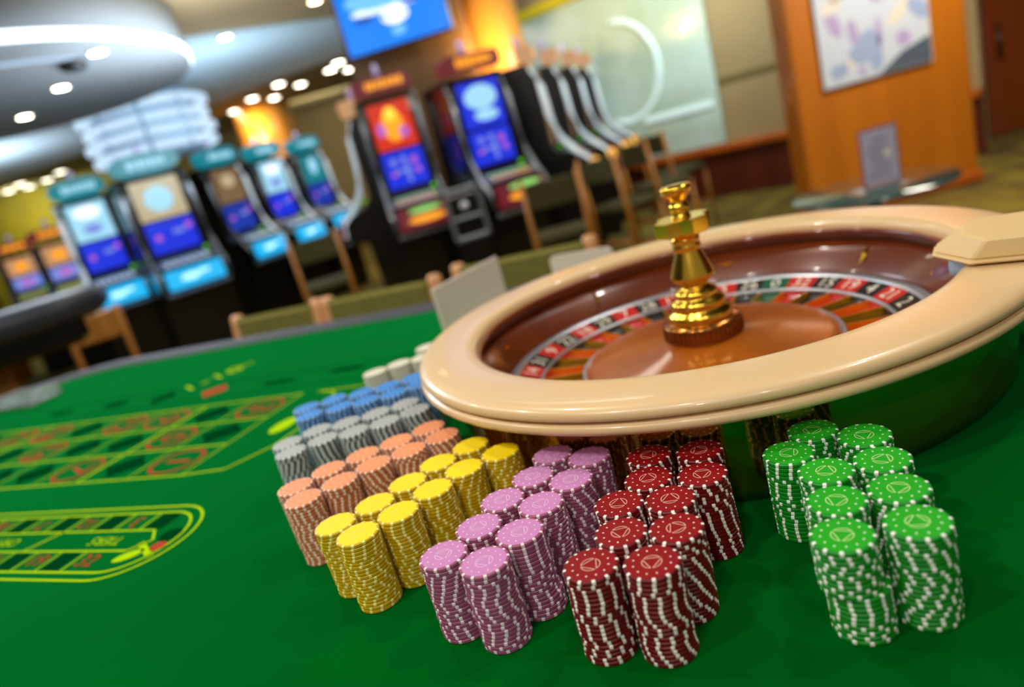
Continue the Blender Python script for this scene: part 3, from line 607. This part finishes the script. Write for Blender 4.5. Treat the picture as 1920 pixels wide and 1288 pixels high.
# frosted glass panel with the ring light's reflection modelled as a glowing band
fg = struct(MB().box((0, 0, 1.555), (2.62, .03, 1.95)).build('window_1', mat('frosted_glass', 'C6DCD4', .22, coat=.4, spec=.6, noise=('A8C0A8', 1.2)), loc=(1.93, 8.67, 0), rotz=RA))
fr2 = MB(); P = [(.20+.50*math.cos(t), -.022, 1.6+.55*math.sin(t)) for t in [math.radians(-110+i*8) for i in range(26)]]
fr2.tube(P, .030, 8); fr2.box((.82, -.03, 1.01), (.85, .03, .07), 0, bev=.01)
fr2.build('glass_ring_reflection', mat('reflection_glow', 'D8ECEC', .3, emit='C8E4E6', es=.35), fg)
struct(MB().box((-.1, -.05, 2.59), (2.9, .06, .11)).build('trim_3', mat('yellow_band', 'B8A800', .6, emit='A89800', es=.35), loc=(1.93, 8.67, 0), rotz=RA))

# brown pier behind the machines with television, golden pier
struct(MB().box((0, 0, 1.65), (1.2, .5, 3.3), bev=.02).build('wall_pier', mat('brown_pier', '6A4A26', .6, wood=('5E4020', 3)), loc=(-.18, 7.6, 0)))
tv = thing('television', 'large wall television with a bright blue picture', 'television', (-.23, 6.98, 2.22), math.radians(-9))
MB().box((0, .03, .40), (1.02, .05, .66), bev=.01).build('case', m_blackc, tv)
sc = MB(); sc.box((0, 0, .40), (.98, .012, .62), 0)
def blob(x, z, a_, b_, mi, y=-.0068): sc.add([(x+a_*math.cos(t), y-.0002*mi, z+b_*math.sin(t)) for t in [2*PI*i/24 for i in range(24)]], [tuple(range(24))], mi)
blob(-.05, .52, .36, .10, 2); blob(-.02, .42, .36, .04, 1); blob(.02, .33, .13, .07, 3); blob(-.27, .36, .10, .03, 4); blob(.22, .42, .13, .025, 4); blob(.02, .20, .07, .04, 2)
for i in range(5): sc.box((-.08+.045*i, -.0082, .33), (.028, .001, .05), 2)
sc.build('screen', [em('tvblue', '0080F8', 1.15), em('tvw', 'E8F6FF', 1.4), em('tvp', '70C0FF', 1.2), em('tvw2', 'FFFFFF', 1.5), em('tvd', '0A50C0', .9)], tv)
MB().tube([(0, .05, .6), (0, .05, 1.08)], .03, 10).build('hanging_pole', m_frame, tv)
gp = struct(MB().lathe([(.32, 0), (.32, 3.3)], 32, cap0=True, cap1=True).build('trim_4', mat('golden_column', 'C88A3A', .45, coat=.3), loc=(.70, 8.15, 0)))
area('column_uplight', (.60, 7.2, 2.0), .3, 34, (1.0, .62, .2), (.66, 7.95, 2.7))
gw = struct(MB().lathe([(.50, 0), (.50, 3.3)], 32, cap0=True, cap1=True).build('trim_5', mat('golden_column', 'C88A3A'), loc=(-3.15, 13.3, 0)))
area('far_column_light', (-3.25, 12.45, 2.8), .15, 24, (1.0, .68, .25), (-3.2, 12.8, 1.9))
struct(MB().box((0, 0, 1.6), (.5, .5, 3.2)).build('wall_left_pier', m_orw, loc=(-6.35, 8.9, 0)))
yw = struct(MB().box((0, 0, 1.6), (6.2, .1, 3.2)).build('wall_yellow', mat('yellow_wall', 'A89A10', .7, noise=('8E8630', 1.2)), loc=(-8.6, 15.9, 0)))
area('yellow_wall_light', (-8.6, 14.4, 2.8), .6, 40, (1.0, .95, .6), (-8.8, 15.9, 1.9))
area('back_wall_fill_light', (-2.2, 13.6, 2.85), 1.2, 60, (1.0, .9, .7), (-2.2, 16, 1.7))  # lamp added to lift the dark back wall

# ceiling features
struct(MB().prism([(-.5, 8.2), (-.5, 10.1), (-1.2, 10.35), (-4.1, 11.8), (-8.2, 13.6), (-11.5, 13.5), (-11.5, 6.0), (-5.5, 5.2), (-2.3, 7.15), (-.9, 8.1)], 2.9, 3.3).build('ceiling_soffit', m_ceilp))
struct(MB().prism([(-5.5, 5.15), (-2.3, 7.1), (-.9, 8.05), (-.5, 8.15), (-.2, 4.6), (-5.5, 4.6)], 2.9, 3.3).build('ceiling_panel', mat('brown_ceiling', 'A48A62', .8)))
sfr = struct(MB().prism([(.6, 10.9), (.6, 15.4), (-11.8, 15.4), (-11.8, 13.7), (-8.2, 13.7), (-4.1, 11.9), (-1.2, 10.45), (-.55, 10.2)], 2.93, 3.3).build('ceiling_bulkhead', mat('olive_bulkhead', '8A8058', .85)))
DC = (-3.50, 5.84)
ds = struct(MB().lathe([(0, 2.50), (1.645, 2.50), (1.668, 2.505), (1.668, 2.9), (0, 2.9)], 96, c=(DC[0], DC[1], 0)).build('ceiling_disc', mat('grey_disc', '8C9092', .8)))
rg = MB(); rg.lathe([(1.670, 2.515), (1.682, 2.52), (1.682, 2.575), (1.670, 2.58)], 96, c=(DC[0], DC[1], 0))
ro = struct(rg.build('ceiling_ring_light', em('cove', 'DCEEFF', 4.0)))
rg = MB(); rg.lathe([(.86, 2.498), (.93, 2.498), (.93, 2.494), (.86, 2.494)], 96, c=(-3.05, 5.75, 0), a0=math.radians(-125), a1=math.radians(-35))
struct(rg.build('ceiling_inner_arc', em('cove2', 'BCD8F4', 1.1)))
sp = tag(MB().lathe([(0, -.02), (.07, -.02), (.09, .0), (.09, .03), (0, .03)], 20).build('smoke_detector', m_blk, loc=(-2.39, 5.36, 2.468)), 'small black round detector under the grey ceiling disc', 'smoke detector')
# white tiered chandelier drum
ch = thing('tiered_chandelier', 'large white drum chandelier of stacked glowing rings', 'chandelier', (-3.42, 8.9, 2.12))
for i in range(4):
    r = .66+(.03 if i % 2 else 0); z = .02+.155*i
    for k in range(10):
        a0 = 2*PI*k/10+.02; MB().lathe([(r, z), (r+.04, z+.02), (r+.04, z+.08), (r, z+.10), (r-.02, z+.05)], 8, c=(0, 0, 0), a0=a0, a1=a0+2*PI/10-.06).build('glass_segment', em('chand', 'C2E0F8', 1.1), ch)
MB().lathe([(0, 0), (.57, 0), (.59, .3), (.57, .66), (0, .66)], 48).build('core', mat('chandelier_core', '8FA8BC', .5, emit='6F94B4', es=.18), ch)

MB().tube([(0, 0, .6), (0, 0, .79)], .03, 10).build('hanging_rod', m_frame, ch)

# downlights
LAB = []
def downlight(x, y, z, label, c='FFF6E0', s=24., r=.055, grp='ceiling downlights', first={}):
    key = (c, r, s)
    if key not in first:
        t = thing('downlight', label, 'downlight', (x, y, z), 0, grp)
        MB().lathe([(r, -.004), (r+.018, -.006), (r+.02, 0), (r, 0)], 20).build('trim_ring', m_chrome, t)
        MB().lathe([(0, -.003), (r, -.003)], 20).build('lamp_disc', em('lamp_'+c+str(r), c, s), t)
        first[key] = t; return t
    f = first[key]; t = f.copy(); COL.objects.link(t); t.location = (x, y, z); t['label'] = label; t['group'] = grp
    for q in f.children: cc = q.copy(); COL.objects.link(cc); cc.parent = t
    return t
for (x, y), lab in zip([(-2.17, 5.29), (-2.81, 5.96), (-3.50, 6.60)], ['right one of three', 'middle one of three', 'left one of three']):
    downlight(x, y, 2.498, 'round white downlight under the grey ceiling disc, '+lab)
downlight(-1.90, 7.64, 2.898, 'round white downlight on the pale soffit right of the ring light')
downlight(-.90, 7.25, 2.898, 'warm downlight at the top edge left of the television', 'FFD8B0')
FARL = [((-3.8, 12.23), 'far downlight at the left end of the back row, above the chandelier edge'), ((-3.49, 12.9), 'far downlight just left of the golden glowing column'), ((-2.94, 12.12), 'far downlight above the golden glowing column, left of centre'),
 ((-2.72, 12.66), 'far downlight lowest of the pair right of the golden column'), ((-2.33, 11.46), 'far downlight upper of the pair right of the golden column'), ((-2.12, 12.04), 'far downlight alone between golden column and the red machine'),
 ((-1.52, 11.48), 'far downlight left one of three beside the television'), ((-1.32, 11.04), 'far downlight top one of three beside the television'), ((-1.29, 11.94), 'far downlight right one of three beside the television')]
for (x, y), lab in FARL: downlight(x, y, 2.928, lab, r=.085, s=16., grp='back row downlights')
downlight(1.30, 9.0, 2.9, 'downlight at the top edge right of the television, left one', r=.07, s=16., grp='top edge downlights')
downlight(1.55, 9.2, 2.9, 'downlight at the top edge right of the television, right one', r=.07, s=16., grp='top edge downlights')
for (x, y), lab in zip([(-7.42, 14.36), (-8.06, 15.01), (-8.61, 15.3), (-8.3, 14.49), (-8.89, 15.06), (-9.5, 15.35)], ['first from the right', 'second from the right', 'lowest of the group', 'upper of the left pair', 'lower of the left pair', 'at the left edge of the picture']):
    downlight(x, y, 2.928, 'far left downlight over the yellow wall, '+lab, r=.10, s=10., grp='far left downlights')

# neighbouring table at the left edge
nt_ = thing('neighbouring_table', 'dark padded edge of another gaming table at far left', 'gaming table', (-2.55, 3.0, 0), math.radians(38))
MB().tube([(-.9, .0, 1.02), (.55, .0, 1.02), (.80, .12, 1.02), (.88, .4, 1.02)], .075, 14).build('padded_rail', mat('navy_leather', '2E3440', .4), nt_)
MB().box((-.1, .5, .92), (1.7, .95, .16), bev=.03).build('body', m_blackc, nt_)
MB().box((-.1, .5, .42), (1.0, .5, .84), bev=.02).build('pedestal', m_oak, nt_)
